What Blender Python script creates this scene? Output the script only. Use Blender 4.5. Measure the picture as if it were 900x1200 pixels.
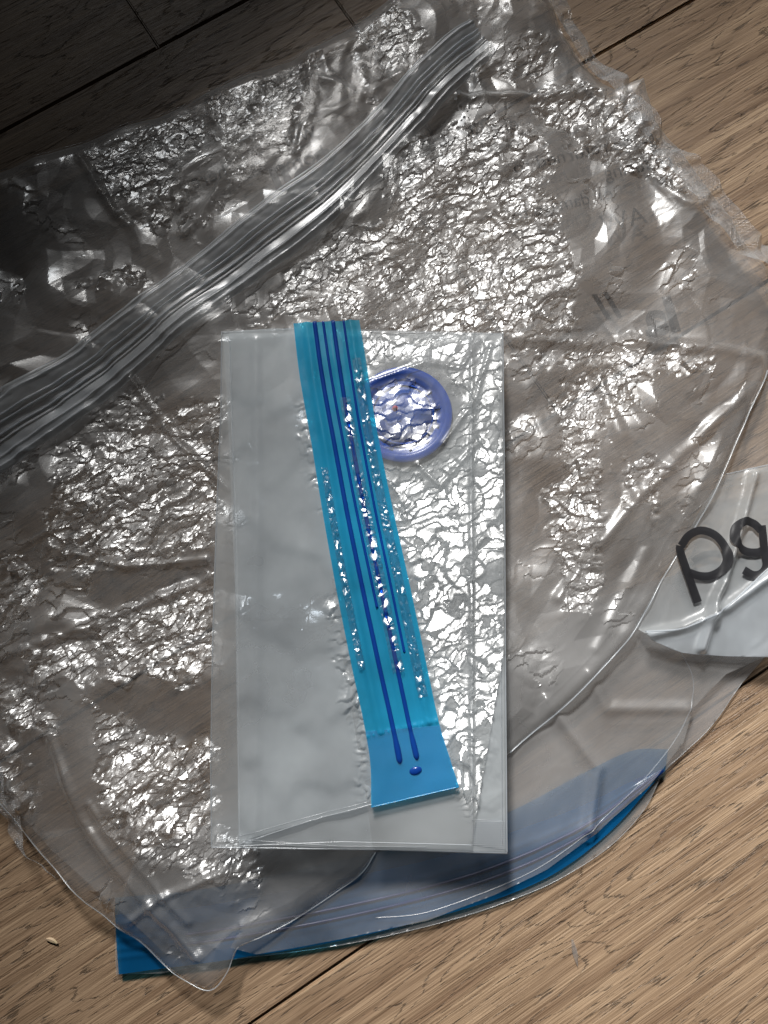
import bpy, bmesh, math, random
import numpy as np
from mathutils import Vector, Matrix

random.seed(7)
RNG = np.random.RandomState(11)
for o in list(bpy.data.objects):
    bpy.data.objects.remove(o)
scene = bpy.context.scene
COL = scene.collection

# ------------------------------------------------------------------ camera
CAM_H, TILT, FPX = 0.56, math.radians(10.0), 870.0
cam_data = bpy.data.cameras.new("camera")
cam_data.sensor_fit = 'AUTO'
cam_data.sensor_width = 36.0
cam_data.lens = 36.0 * FPX / 1200.0
cam_data.clip_start = 0.01
cam_data.clip_end = 50.0
cam = bpy.data.objects.new("camera", cam_data)
cam.location = (0, 0, CAM_H)
cam.rotation_euler = (TILT, 0, 0)
COL.objects.link(cam)
scene.camera = cam

# ------------------------------------------------------------------ light
world = bpy.data.worlds.new("World")
scene.world = world
world.use_nodes = True
bg = world.node_tree.nodes['Background']
bg.inputs[0].default_value = (0.86, 0.93, 1.0, 1)
bg.inputs[1].default_value = 0.009


def aim(o, target):
    d = Vector(target) - o.location
    o.rotation_euler = d.to_track_quat('-Z', 'Y').to_euler()


# window seen as a reflection in the film, behind the top of the picture
wd = bpy.data.lights.new("window_light", 'AREA')
wd.shape = 'RECTANGLE'
wd.size, wd.size_y = 0.46, 0.38
wd.energy = 5.2
wd.color = (0.93, 0.97, 1.0)
wo = bpy.data.objects.new("window_light", wd)
wo.location = (-1.0, 2.9, 2.2)
aim(wo, (0, 0.15, 0))
COL.objects.link(wo)
# daylight pool falling on the lower right of the floor
sd = bpy.data.lights.new("sun_pool", 'SPOT')
sd.energy = 1350.0
sd.spot_size = math.radians(52.0)
sd.spot_blend = 0.1
sd.shadow_soft_size = 0.28
sd.color = (1.0, 0.985, 0.96)
so = bpy.data.objects.new("sun_pool", sd)
so.location = (-0.5, 2.6, 2.4)
aim(so, (2.1, -3.3, 0))
COL.objects.link(so)
scene.view_settings.view_transform = 'Standard'
scene.view_settings.look = 'None'
scene.view_settings.exposure = 0.0
scene.view_settings.gamma = 1.0
scene.render.engine = 'CYCLES'
cy = scene.cycles
cy.use_denoising = True
cy.max_bounces = 14
cy.transparent_max_bounces = 40
cy.diffuse_bounces = 4
cy.glossy_bounces = 4
cy.transmission_bounces = 6
cy.caustics_reflective = False
cy.caustics_refractive = False
cy.sample_clamp_indirect = 2.0
cy.sample_clamp_direct = 8.0
cy.blur_glossy = 0.5

# ------------------------------------------------------------------ pixel <-> world
ct, st = math.cos(TILT), math.sin(TILT)


def W(px, py, z=0.0):
    """photo pixel (900x1200) -> world point on the plane of height z"""
    dx, dy, dz = (px - 450.0) / FPX, (600.0 - py) / FPX, -1.0
    wy = dy * ct - dz * st
    wz = dy * st + dz * ct
    t = (z - CAM_H) / wz
    return (dx * t, wy * t, z)


def PXY(x, y, z):
    rz = z - CAM_H
    cy_ = y * ct + rz * st
    cz_ = -y * st + rz * ct
    return 450.0 + FPX * x / (-cz_), 600.0 - FPX * cy_ / (-cz_)


# ------------------------------------------------------------------ noise
def _hash(ix, iy, seed):
    with np.errstate(over='ignore'):
        h = (ix.astype(np.int64) * 374761393 + iy.astype(np.int64) * 668265263 + seed * 974711) & 0x7fffffff
        h = ((h ^ (h >> 13)) * 1274126177) & 0x7fffffff
        h = (h ^ (h >> 16)) & 0x7fffffff
    return h / float(0x7fffffff)


def perlin(x, y, seed=0):
    ix, iy = np.floor(x), np.floor(y)
    fx, fy = x - ix, y - iy
    ux, uy = fx * fx * fx * (fx * (fx * 6 - 15) + 10), fy * fy * fy * (fy * (fy * 6 - 15) + 10)

    def g(ox, oy):
        a = _hash(ix + ox, iy + oy, seed) * 2 * np.pi
        return np.cos(a) * (fx - ox) + np.sin(a) * (fy - oy)
    a = g(0, 0) + (g(1, 0) - g(0, 0)) * ux
    b = g(0, 1) + (g(1, 1) - g(0, 1)) * ux
    return (a + (b - a) * uy) * 1.5


def tin(x, y, seed=0):
    """random heights on a triangular lattice, linear in each triangle: flat facets with sharp creases"""
    s = (x + y) * 0.3660254
    xs, ys = x + s, y + s
    ix, iy = np.floor(xs), np.floor(ys)
    fx, fy = xs - ix, ys - iy
    h00, h11 = _hash(ix, iy, seed), _hash(ix + 1, iy + 1, seed)
    up = fx > fy
    h1 = np.where(up, _hash(ix + 1, iy, seed), _hash(ix, iy + 1, seed))
    hi, lo = np.maximum(fx, fy), np.minimum(fx, fy)
    return h00 * (1 - hi) + h1 * (hi - lo) + h11 * lo - 0.5


def ridged(x, y, seed=0, octaves=3, gain=0.5):
    r, a = 0, 1.0
    for k in range(octaves):
        r = r + a * (0.5 - np.abs(perlin(x, y, seed + k * 17)))
        x, y, a = x * 1.93 + 5.1, y * 1.93 + 1.7, a * gain
    return r


def crumple(X, Y, seed=0, scale=1.0, ang=0.0, stretch=1.0):
    """creased film relief in metres (about +-2 mm at scale 1)"""
    c, s = math.cos(ang), math.sin(ang)
    U, V = (X * c + Y * s) / stretch, -X * s + Y * c
    wx = perlin(U * 32, V * 32, seed + 1) * 0.010 + perlin(U * 95, V * 95, seed + 2) * 0.0035
    wy = perlin(U * 32, V * 32, seed + 3) * 0.010 + perlin(U * 95, V * 95, seed + 4) * 0.0035
    U, V = U + wx, V + wy
    h = 0.0042 * tin(U * 42, V * 42, seed + 5) * 1.2
    h = h + 0.0034 * tin(U * 88, V * 88, seed + 6)
    h = h + 0.0018 * tin(U * 190, V * 190, seed + 7)
    h = h + 0.00055 * tin(U * 340 + 0.3 * V, V * 340, seed + 9)
    h = h + 0.0016 * ridged(U * 60, V * 60, seed + 8, 2)
    return h * scale


# ------------------------------------------------------------------ raster
def inside_poly(X, Y, poly):
    r = np.zeros(X.shape, bool)
    n = len(poly)
    for i in range(n):
        x1, y1 = poly[i]
        x2, y2 = poly[(i + 1) % n]
        if y1 == y2:
            continue
        c = ((y1 > Y) != (y2 > Y)) & (X < (x2 - x1) * (Y - y1) / (y2 - y1) + x1)
        r ^= c
    return r


def dist_poly(X, Y, poly, closed=True):
    d = np.full(X.shape, 1e9)
    cx, cy_ = np.zeros(X.shape), np.zeros(X.shape)
    n = len(poly)
    for i in range(n if closed else n - 1):
        x1, y1 = poly[i]
        x2, y2 = poly[(i + 1) % n]
        ex, ey = x2 - x1, y2 - y1
        L = ex * ex + ey * ey + 1e-16
        t = np.clip(((X - x1) * ex + (Y - y1) * ey) / L, 0, 1)
        qx, qy = x1 + t * ex, y1 + t * ey
        dd = (X - qx) ** 2 + (Y - qy) ** 2
        m = dd < d
        d[m] = dd[m]
        cx[m] = qx[m]
        cy_[m] = qy[m]
    return np.sqrt(d), cx, cy_


def sstep(a, b, v):
    t = np.clip((v - a) / (b - a), 0, 1)
    return t * t * (3 - 2 * t)


class Raster:
    def __init__(s, x0, x1, y0, y1, res, zref):
        s.x0, s.y0, s.res = x0, y0, res
        s.nx, s.ny = int((x1 - x0) / res) + 1, int((y1 - y0) / res) + 1
        s.X, s.Y = np.meshgrid(x0 + np.arange(s.nx) * res, y0 + np.arange(s.ny) * res)
        s.PX, s.PY = PXY(s.X, s.Y, zref)

    def mask(s, poly, soft=6.0, wob=6.0, seed=0):
        """soft 0..1 mask of a polygon given in photo pixels, with a crinkled border"""
        wx = perlin(s.X * 60, s.Y * 60, seed + 50) * wob + perlin(s.X * 180, s.Y * 180, seed + 51) * wob * .5
        wy = perlin(s.X * 60, s.Y * 60, seed + 52) * wob + perlin(s.X * 180, s.Y * 180, seed + 53) * wob * .5
        PX, PY = s.PX + wx, s.PY + wy
        bx0 = min(p[0] for p in poly) - 30; bx1 = max(p[0] for p in poly) + 30
        by0 = min(p[1] for p in poly) - 30; by1 = max(p[1] for p in poly) + 30
        sel = (PX > bx0) & (PX < bx1) & (PY > by0) & (PY < by1)
        out = np.zeros(s.X.shape)
        if not sel.any():
            return out
        px, py = PX[sel], PY[sel]
        ins = inside_poly(px, py, poly)
        d, _, _ = dist_poly(px, py, poly)
        out[sel] = sstep(-soft, soft, np.where(ins, d, -d))
        return out

    def line(s, pts, width):
        """gaussian ridge along an open polyline given in photo pixels"""
        d, _, _ = dist_poly(s.PX, s.PY, pts, closed=False)
        return np.exp(-(d / width) ** 2)

    def sample(s, F, x, y):
        u = np.clip((np.asarray(x) - s.x0) / s.res, 0, s.nx - 1.001)
        v = np.clip((np.asarray(y) - s.y0) / s.res, 0, s.ny - 1.001)
        i, j = u.astype(int), v.astype(int)
        a, b = u - i, v - j
        return (F[j, i] * (1 - a) * (1 - b) + F[j, i + 1] * a * (1 - b) + F[j + 1, i] * (1 - a) * b + F[j + 1, i + 1] * a * b)


def poisson(gx, gy, res):
    """height field whose slopes follow (gx, gy) as closely as possible"""
    ny, nx = gx.shape
    kx = np.fft.fftfreq(nx, res) * 2 * np.pi
    ky = np.fft.fftfreq(ny, res) * 2 * np.pi
    KX, KY = np.meshgrid(kx, ky)
    k2 = KX ** 2 + KY ** 2 + 20.0 ** 2     # 20: lets very long swells relax
    H = -1j * (KX * np.fft.fft2(gx) + KY * np.fft.fft2(gy)) / k2
    return np.real(np.fft.ifft2(H))


def blur(F, res, r):
    ny, nx = F.shape
    KX, KY = np.meshgrid(np.fft.fftfreq(nx, res) * 2 * np.pi, np.fft.fftfreq(ny, res) * 2 * np.pi)
    return np.real(np.fft.ifft2(np.fft.fft2(F) * np.exp(-(KX ** 2 + KY ** 2) * r * r / 2)))


# ------------------------------------------------------------------ object helpers
def link_mesh(name, verts, faces, mat, parent=None, smooth=True, attrs=None):
    me = bpy.data.meshes.new(name)
    verts = np.asarray(verts, dtype=np.float32)
    if isinstance(faces, np.ndarray) and faces.ndim == 2:
        k = faces.shape[1]
        me.vertices.add(len(verts)); me.vertices.foreach_set('co', verts.ravel())
        me.loops.add(faces.size); me.loops.foreach_set('vertex_index', faces.ravel().astype(np.int32))
        me.polygons.add(len(faces))
        me.polygons.foreach_set('loop_start', (np.arange(len(faces)) * k).astype(np.int32))
        me.update(calc_edges=True)
    else:
        me.from_pydata([tuple(map(float, v)) for v in verts], [], [tuple(map(int, f)) for f in faces])
    me.polygons.foreach_set('use_smooth', [smooth] * len(me.polygons))
    if attrs:
        for an, av in attrs.items():
            a = me.attributes.new(an, 'FLOAT', 'POINT')
            a.data.foreach_set('value', np.asarray(av, dtype=np.float32))
    if mat:
        me.materials.append(mat)
    o = bpy.data.objects.new(name, me)
    COL.objects.link(o)
    if parent:
        o.parent = parent
        if parent.type == 'EMPTY' or True:
            o.matrix_parent_inverse = parent.matrix_world.inverted()
    return o


def thing(name, label, cat, loc=(0, 0, 0), group=None):
    o = bpy.data.objects.new(name, None)
    o.empty_display_size = 0.02
    o.location = loc
    o.matrix_world = Matrix.Translation(loc)
    COL.objects.link(o)
    o['label'] = label
    o['category'] = cat
    if group:
        o['group'] = group
    return o


def film_sheet(name, R, poly_px, Z, mat, parent, zref, crink=None, edge_drop=None, smooth=True):
    """film panel: raster points inside the outline, border points pulled onto the outline"""
    poly = [W(px, py, zref)[:2] for px, py in poly_px]
    ins = inside_poly(R.X, R.Y, poly)
    cand = ins.copy()
    for dy in (-1, 0, 1):
        for dx in (-1, 0, 1):
            cand |= np.roll(np.roll(ins, dy, 0), dx, 1)
    XX, YY = R.X.copy(), R.Y.copy()
    brd = cand & ~ins
    _, qx, qy = dist_poly(R.X[brd], R.Y[brd], poly)
    XX[brd], YY[brd] = qx, qy
    ZZ = Z.copy()
    if edge_drop:
        depth, width = edge_drop
        near = np.zeros(ins.shape, bool)
        near[cand] = True
        d, _, _ = dist_poly(XX[near], YY[near], poly)
        ZZ[near] -= depth * (1 - np.sqrt(np.clip(d / width, 0, 1)))
    cc = cand[:-1, :-1] & cand[1:, :-1] & cand[:-1, 1:] & cand[1:, 1:]
    anyin = ins[:-1, :-1] | ins[1:, :-1] | ins[:-1, 1:] | ins[1:, 1:]
    cells = cc & anyin
    idx = -np.ones(cand.shape, int)
    used = np.zeros(cand.shape, bool)
    for a, b in ((0, 0), (1, 0), (0, 1), (1, 1)):
        used[a:cells.shape[0] + a, b:cells.shape[1] + b] |= cells
    idx[used] = np.arange(used.sum())
    j, i = np.nonzero(cells)
    F = np.stack([idx[j, i], idx[j, i + 1], idx[j + 1, i + 1], idx[j + 1, i]], 1)
    V = np.stack([XX[used], YY[used], ZZ[used]], 1)
    at = {'crinkle': (crink[used] if crink is not None else np.full(used.sum(), 0.3))}
    return link_mesh(name, V, F, mat, parent, smooth, at)


def tube(name, pts, rad, mat, parent, sides=6, closed=False, flat=1.0):
    P = np.asarray(pts, float)
    n = len(P)
    T = np.gradient(P, axis=0)
    T /= np.linalg.norm(T, axis=1)[:, None] + 1e-12
    up = np.array([0, 0, 1.0])
    S = np.cross(T, up); S /= np.linalg.norm(S, axis=1)[:, None] + 1e-12
    U = np.cross(S, T)
    rad = np.broadcast_to(rad, (n,))
    V = []
    for k in range(sides):
        a = 2 * math.pi * k / sides
        V.append(P + (S * math.cos(a) + U * math.sin(a) * flat) * rad[:, None])
    V = np.stack(V, 1).reshape(-1, 3)
    F = []
    for i in range(n - 1):
        for k in range(sides):
            k2 = (k + 1) % sides
            F.append((i * sides + k, i * sides + k2, (i + 1) * sides + k2, (i + 1) * sides + k))
    F.append(tuple(range(sides))[::-1]); F.append(tuple((n - 1) * sides + k for k in range(sides)))
    return link_mesh(name, V, F, mat, parent)


def resample(pts, step):
    """Catmull-Rom through the points, about one sample per step"""
    P = [np.array(p, float) for p in pts]
    P = [2 * P[0] - P[1]] + P + [2 * P[-1] - P[-2]]
    out = []
    for i in range(1, len(P) - 2):
        L = np.linalg.norm(P[i + 1] - P[i]); n = max(1, int(L / step))
        for k in range(n):
            t = k / n
            a, b, c, d = P[i - 1], P[i], P[i + 1], P[i + 2]
            out.append(0.5 * (2 * b + (c - a) * t + (2 * a - 5 * b + 4 * c - d) * t * t + (3 * b - a - 3 * c + d) * t ** 3))
    out.append(P[-2])
    return np.array(out)


def linpath(pts, step):
    out = []
    for a, b in zip(pts[:-1], pts[1:]):
        a, b = np.array(a, float), np.array(b, float)
        n = max(1, int(np.linalg.norm(b - a) / step))
        for k in range(n):
            out.append(a + (b - a) * k / n)
    out.append(np.array(pts[-1], float))
    return np.array(out)


def edge_bead(name, R, Z, pts_px, rad, mat, parent, zref, lift=0.0003, curve=False, drop=0.0):
    P = resample(pts_px, 3) if curve else linpath(pts_px, 3)
    q = np.array([W(a, b, zref)[:2] for a, b in P])
    z = R.sample(Z, q[:, 0], q[:, 1]) + lift - drop
    return tube(name, np.column_stack([q, z]), rad, mat, parent, 5)


# ------------------------------------------------------------------ materials
def new_mat(name):
    m = bpy.data.materials.new(name)
    m.use_nodes = True
    nt = m.node_tree
    nt.nodes.clear()
    return m, nt, nt.nodes.new('ShaderNodeOutputMaterial')


def N(nt, kind, **kw):
    n = nt.nodes.new(kind)
    for k, v in kw.items():
        if k.startswith('i_'):
            key = k[2:]
            n.inputs[int(key) if key.isdigit() else key.replace('_', ' ')].default_value = v
        else:
            setattr(n, k, v)
    return n


def film_material(name, tint=(0.97, 0.97, 0.97), haze=0.07, haze_col=(0.72, 0.78, 0.84), rough=0.07,
                  bump=1.0, gain=1.0, scale=1.0, emboss=0.0, sheen=0.42):
    m, nt, out = new_mat(name)
    L = nt.links.new
    geo = N(nt, 'ShaderNodeNewGeometry')
    at = N(nt, 'ShaderNodeAttribute', attribute_name='crinkle')
    tc = N(nt, 'ShaderNodeTexCoord')
    n0 = N(nt, 'ShaderNodeTexNoise', i_Scale=70.0 * scale, i_Detail=3.0)
    L(tc.outputs['Object'], n0.inputs['Vector'])
    wv = N(nt, 'ShaderNodeVectorMath', operation='MULTIPLY_ADD')
    wv.inputs[1].default_value = (0.012, 0.012, 0.0)
    L(n0.outputs['Color'], wv.inputs[0]); L(tc.outputs['Object'], wv.inputs[2])
    v1 = N(nt, 'ShaderNodeTexNoise', noise_type='RIDGED_MULTIFRACTAL', normalize=False, i_Scale=75.0 * scale, i_Detail=2.5, i_Roughness=0.5, i_Lacunarity=2.2)
    L(wv.outputs[0], v1.inputs['Vector'])
    n2 = N(nt, 'ShaderNodeTexNoise', i_Scale=330.0 * scale, i_Detail=2.0, i_Roughness=0.6)
    L(wv.outputs[0], n2.inputs['Vector'])
    ad = N(nt, 'ShaderNodeMath', operation='MULTIPLY_ADD')
    ad.inputs[1].default_value = 0.35
    L(n2.outputs[0], ad.inputs[0]); L(v1.outputs[0], ad.inputs[2])
    src = ad
    if emboss:
        br = N(nt, 'ShaderNodeTexVoronoi', feature='F1', i_Scale=900.0)
        br.inputs['Randomness'].default_value = 0.0
        L(tc.outputs['Object'], br.inputs['Vector'])
        e = N(nt, 'ShaderNodeMath', operation='MULTIPLY_ADD')
        e.inputs[1].default_value = emboss
        L(br.outputs['Distance'], e.inputs[0]); L(ad.outputs[0], e.inputs[2])
        src = e
    bs = N(nt, 'ShaderNodeMath', operation='MULTIPLY')
    bs.inputs[1].default_value = bump
    L(at.outputs['Fac'], bs.inputs[0])
    bp = N(nt, 'ShaderNodeBump', i_Distance=0.0007)
    L(bs.outputs[0], bp.inputs['Strength']); L(src.outputs[0], bp.inputs['Height'])
    # thin-film reflectance of two faces: 2F/(1+F)
    dp = N(nt, 'ShaderNodeVectorMath', operation='DOT_PRODUCT')
    L(bp.outputs[0], dp.inputs[0]); L(geo.outputs['Incoming'], dp.inputs[1])
    ab = N(nt, 'ShaderNodeMath', operation='ABSOLUTE'); L(dp.outputs['Value'], ab.inputs[0])
    om = N(nt, 'ShaderNodeMath', operation='SUBTRACT', use_clamp=True); om.inputs[0].default_value = 1.0; L(ab.outputs[0], om.inputs[1])
    p5 = N(nt, 'ShaderNodeMath', operation='POWER'); p5.inputs[1].default_value = 5.0; L(om.outputs[0], p5.inputs[0])
    f = N(nt, 'ShaderNodeMath', operation='MULTIPLY_ADD'); f.inputs[1].default_value = 0.957; f.inputs[2].default_value = 0.043; L(p5.outputs[0], f.inputs[0])
    f1 = N(nt, 'ShaderNodeMath', operation='ADD'); f1.inputs[1].default_value = 1.0; L(f.outputs[0], f1.inputs[0])
    f2 = N(nt, 'ShaderNodeMath', operation='DIVIDE'); L(f.outputs[0], f2.inputs[0]); L(f1.outputs[0], f2.inputs[1])
    f3 = N(nt, 'ShaderNodeMath', operation='MULTIPLY', use_clamp=True); f3.inputs[1].default_value = 2.0 * gain; L(f2.outputs[0], f3.inputs[0])
    tr = N(nt, 'ShaderNodeBsdfTransparent'); tr.inputs[0].default_value = (*tint, 1)
    gl = N(nt, 'ShaderNodeBsdfGlossy', i_Roughness=rough); gl.inputs[0].default_value = (1, 1, 1, 1)
    L(bp.outputs[0], gl.inputs['Normal'])
    gl2 = N(nt, 'ShaderNodeBsdfGlossy', i_Roughness=0.40); gl2.inputs[0].default_value = (1, 1, 1, 1)
    L(bp.outputs[0], gl2.inputs['Normal'])
    glm = N(nt, 'ShaderNodeMixShader', i_0=sheen); L(gl.outputs[0], glm.inputs[1]); L(gl2.outputs[0], glm.inputs[2])
    m1 = N(nt, 'ShaderNodeMixShader'); L(f3.outputs[0], m1.inputs[0]); L(tr.outputs[0], m1.inputs[1]); L(glm.outputs[0], m1.inputs[2])
    df = N(nt, 'ShaderNodeBsdfDiffuse'); df.inputs[0].default_value = (*haze_col, 1); L(bp.outputs[0], df.inputs['Normal'])
    tl = N(nt, 'ShaderNodeBsdfTranslucent'); tl.inputs[0].default_value = (*haze_col, 1); L(bp.outputs[0], tl.inputs['Normal'])
    m2 = N(nt, 'ShaderNodeMixShader', i_0=0.45); L(df.outputs[0], m2.inputs[1]); L(tl.outputs[0], m2.inputs[2])
    # uneven clouding of the polythene
    hz = N(nt, 'ShaderNodeTexNoise', i_Scale=11.0, i_Detail=4.0); L(tc.outputs['Object'], hz.inputs['Vector'])
    mr = N(nt, 'ShaderNodeMapRange', i_1=0.3, i_2=0.7, i_3=haze * 0.55, i_4=min(1.0, haze * 1.5)); L(hz.outputs[0], mr.inputs[0])
    m3 = N(nt, 'ShaderNodeMixShader'); L(mr.outputs[0], m3.inputs[0]); L(m1.outputs[0], m3.inputs[1]); L(m2.outputs[0], m3.inputs[2])
    L(m3.outputs[0], out.inputs[0])
    return m


def plastic(name, col, rough=0.3, trans=0.0, coat=0.0, spec=0.5, bump=0.0):
    m, nt, out = new_mat(name)
    p = N(nt, 'ShaderNodeBsdfPrincipled', i_Roughness=rough)
    p.inputs['Base Color'].default_value = (*col, 1)
    p.inputs['Specular IOR Level'].default_value = spec
    p.inputs['Coat Weight'].default_value = coat
    tc = N(nt, 'ShaderNodeTexCoord')
    n = N(nt, 'ShaderNodeTexNoise', i_Scale=120.0, i_Detail=4.0); nt.links.new(tc.outputs['Object'], n.inputs['Vector'])
    mx = N(nt, 'ShaderNodeMix', data_type='RGBA', blend_type='MULTIPLY'); mx.inputs[0].default_value = 0.25
    mx.inputs[6].default_value = (*col, 1); nt.links.new(n.outputs['Color'], mx.inputs[7])
    nt.links.new(mx.outputs[2], p.inputs['Base Color'])
    b = N(nt, 'ShaderNodeBump', i_Strength=bump, i_Distance=0.0005); nt.links.new(n.outputs[0], b.inputs['Height']); nt.links.new(b.outputs[0], p.inputs['Normal'])
    if trans:
        t = N(nt, 'ShaderNodeBsdfTransparent'); t.inputs[0].default_value = (*[min(1, c * 1.6 + 0.12) for c in col], 1)
        m1 = N(nt, 'ShaderNodeMixShader', i_0=trans); nt.links.new(p.outputs[0], m1.inputs[1]); nt.links.new(t.outputs[0], m1.inputs[2])
        nt.links.new(m1.outputs[0], out.inputs[0])
    else:
        nt.links.new(p.outputs[0], out.inputs[0])
    return m


def wood_material():
    m, nt, out = new_mat("brushed_oak")
    L = nt.links.new
    p = N(nt, 'ShaderNodeBsdfPrincipled', i_Roughness=0.42)
    p.inputs['Specular IOR Level'].default_value = 0.5
    tc = N(nt, 'ShaderNodeTexCoord'); oi = N(nt, 'ShaderNodeObjectInfo')
    off = N(nt, 'ShaderNodeVectorMath', operation='MULTIPLY_ADD'); off.inputs[1].default_value = (7.3, 3.1, 0.0)
    cmb = N(nt, 'ShaderNodeCombineXYZ'); L(oi.outputs['Random'], cmb.inputs[0]); L(oi.outputs['Random'], cmb.inputs[1])
    L(cmb.outputs[0], off.inputs[0]); L(tc.outputs['Object'], off.inputs[2])
    # growth-ring field: a long stretched warp gives cathedral arches
    mpw = N(nt, 'ShaderNodeMapping'); mpw.inputs['Scale'].default_value = (1.6, 9.0, 1.0); L(off.outputs[0], mpw.inputs[0])
    nw = N(nt, 'ShaderNodeTexNoise', i_Scale=1.5, i_Detail=3.0, i_Roughness=0.55); L(mpw.outputs[0], nw.inputs['Vector'])
    sx = N(nt, 'ShaderNodeSeparateXYZ'); L(off.outputs[0], sx.inputs[0])
    r1 = N(nt, 'ShaderNodeMath', operation='MULTIPLY'); r1.inputs[1].default_value = 24.0; L(nw.outputs[0], r1.inputs[0])
    r2 = N(nt, 'ShaderNodeMath', operation='MULTIPLY_ADD'); r2.inputs[1].default_value = 34.0; L(sx.outputs['Y'], r2.inputs[0]); L(r1.outputs[0], r2.inputs[2])
    fr = N(nt, 'ShaderNodeMath', operation='FRACT'); L(r2.outputs[0], fr.inputs[0])
    ring = N(nt, 'ShaderNodeValToRGB')
    e = ring.color_ramp.elements
    e[0].position = 0.0; e[0].color = (1, 1, 1, 1)
    e[1].position = 1.0; e[1].color = (0.9, 0.9, 0.9, 1)
    k = ring.color_ramp.elements.new(0.13); k.color = (0.55, 0.55, 0.55, 1)
    k = ring.color_ramp.elements.new(0.3); k.color = (0.18, 0.18, 0.18, 1)
    k = ring.color_ramp.elements.new(0.86); k.color = (0.05, 0.05, 0.05, 1)
    L(fr.outputs[0], ring.inputs[0])
    # pores: short dark dashes along the grain, thickest on the rings
    mpp = N(nt, 'ShaderNodeMapping'); mpp.inputs['Scale'].default_value = (55.0, 1050.0, 1.0); L(off.outputs[0], mpp.inputs[0])
    np_ = N(nt, 'ShaderNodeTexNoise', i_Scale=1.0, i_Detail=2.5, i_Roughness=0.6); L(mpp.outputs[0], np_.inputs['Vector'])
    th = N(nt, 'ShaderNodeMapRange', i_1=0.0, i_2=1.0, i_3=0.73, i_4=0.45); L(ring.outputs[0], th.inputs[0])
    pm = N(nt, 'ShaderNodeMath', operation='SUBTRACT'); L(np_.outputs[0], pm.inputs[0]); L(th.outputs[0], pm.inputs[1])
    pore = N(nt, 'ShaderNodeMath', operation='MULTIPLY', use_clamp=True); pore.inputs[1].default_value = 14.0; L(pm.outputs[0], pore.inputs[0])
    # fine fibre
    mpf = N(nt, 'ShaderNodeMapping'); mpf.inputs['Scale'].default_value = (12.0, 900.0, 1.0); L(off.outputs[0], mpf.inputs[0])
    nf = N(nt, 'ShaderNodeTexNoise', i_Scale=1.0, i_Detail=4.0, i_Roughness=0.65); L(mpf.outputs[0], nf.inputs['Vector'])
    # broad tone
    mpb = N(nt, 'ShaderNodeMapping'); mpb.inputs['Scale'].default_value = (3.0, 110.0, 1.0); L(off.outputs[0], mpb.inputs[0])
    nb = N(nt, 'ShaderNodeTexNoise', i_Scale=1.0, i_Detail=5.0, i_Roughness=0.6); L(mpb.outputs[0], nb.inputs['Vector'])
    base = N(nt, 'ShaderNodeValToRGB')
    base.color_ramp.elements[0].position = 0.3; base.color_ramp.elements[0].color = (0.190, 0.122, 0.076, 1)
    base.color_ramp.elements[1].position = 0.72; base.color_ramp.elements[1].color = (0.42, 0.305, 0.200, 1)
    L(nb.outputs[0], base.inputs[0])
    fib = N(nt, 'ShaderNodeValToRGB')
    fib.color_ramp.elements[0].position = 0.32; fib.color_ramp.elements[0].color = (0.30, 0.24, 0.19, 1)
    fib.color_ramp.elements[1].position = 0.60; fib.color_ramp.elements[1].color = (1.08, 1.06, 1.04, 1)
    L(nf.outputs[0], fib.inputs[0])
    mu = N(nt, 'ShaderNodeMix', data_type='RGBA', blend_type='MULTIPLY'); mu.inputs[0].default_value = 0.85
    L(base.outputs[0], mu.inputs[6]); L(fib.outputs[0], mu.inputs[7])
    pc = N(nt, 'ShaderNodeMix', data_type='RGBA'); pc.inputs[7].default_value = (0.040, 0.027, 0.018, 1)
    pf = N(nt, 'ShaderNodeMath', operation='MULTIPLY'); pf.inputs[1].default_value = 0.66; L(pore.outputs[0], pf.inputs[0])
    L(pf.outputs[0], pc.inputs[0]); L(mu.outputs[2], pc.inputs[6])
    L(pc.outputs[2], p.inputs['Base Color'])
    hh = N(nt, 'ShaderNodeMath', operation='MULTIPLY_ADD'); hh.inputs[1].default_value = -0.9; L(pore.outputs[0], hh.inputs[0]); L(nf.outputs[0], hh.inputs[2])
    b = N(nt, 'ShaderNodeBump', i_Strength=0.8, i_Distance=0.0007); L(hh.outputs[0], b.inputs['Height']); L(b.outputs[0], p.inputs['Normal'])
    L(p.outputs[0], out.inputs[0])
    return m


M_wood = wood_material()
M_gap = plastic("gap_dark", (0.012, 0.009, 0.007), 0.9)
M_film = film_material("clear_film", tint=(0.86, 0.855, 0.85), haze=0.155, haze_col=(0.80, 0.80, 0.80), bump=0.6, rough=0.15, gain=1.8)
M_film_low = film_material("clear_film_inner", tint=(0.86, 0.855, 0.85), haze=0.15, haze_col=(0.79, 0.79, 0.80), bump=0.8, rough=0.2)
M_fold = film_material("folded_film", tint=(0.88, 0.90, 0.92), haze=0.31, haze_col=(0.76, 0.80, 0.82), rough=0.2)
M_front = film_material("folded_front_film", sheen=0.3, haze=0.12, haze_col=(0.78, 0.80, 0.80), rough=0.2, gain=1.5, bump=0.6)
M_seam = film_material("embossed_seam_film", haze=0.14, rough=0.14, gain=1.6, emboss=1.6, bump=1.2)
M_band = film_material("clear_zip_film", tint=(0.88, 0.88, 0.88), haze=0.33, rough=0.2, bump=0.3, gain=2.4)
M_edge = film_material("film_edge", haze=0.30, rough=0.15, bump=0.0, gain=1.6)
M_edge_soft = film_material("film_edge_soft", haze=0.16, rough=0.15, bump=0.0, gain=1.2)
M_cyan = film_material("cyan_zip_film", sheen=0.12, tint=(0.20, 0.80, 0.95), haze=0.50, haze_col=(0.030, 0.46, 0.80), rough=0.16, bump=0.5, gain=2.2)
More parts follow.
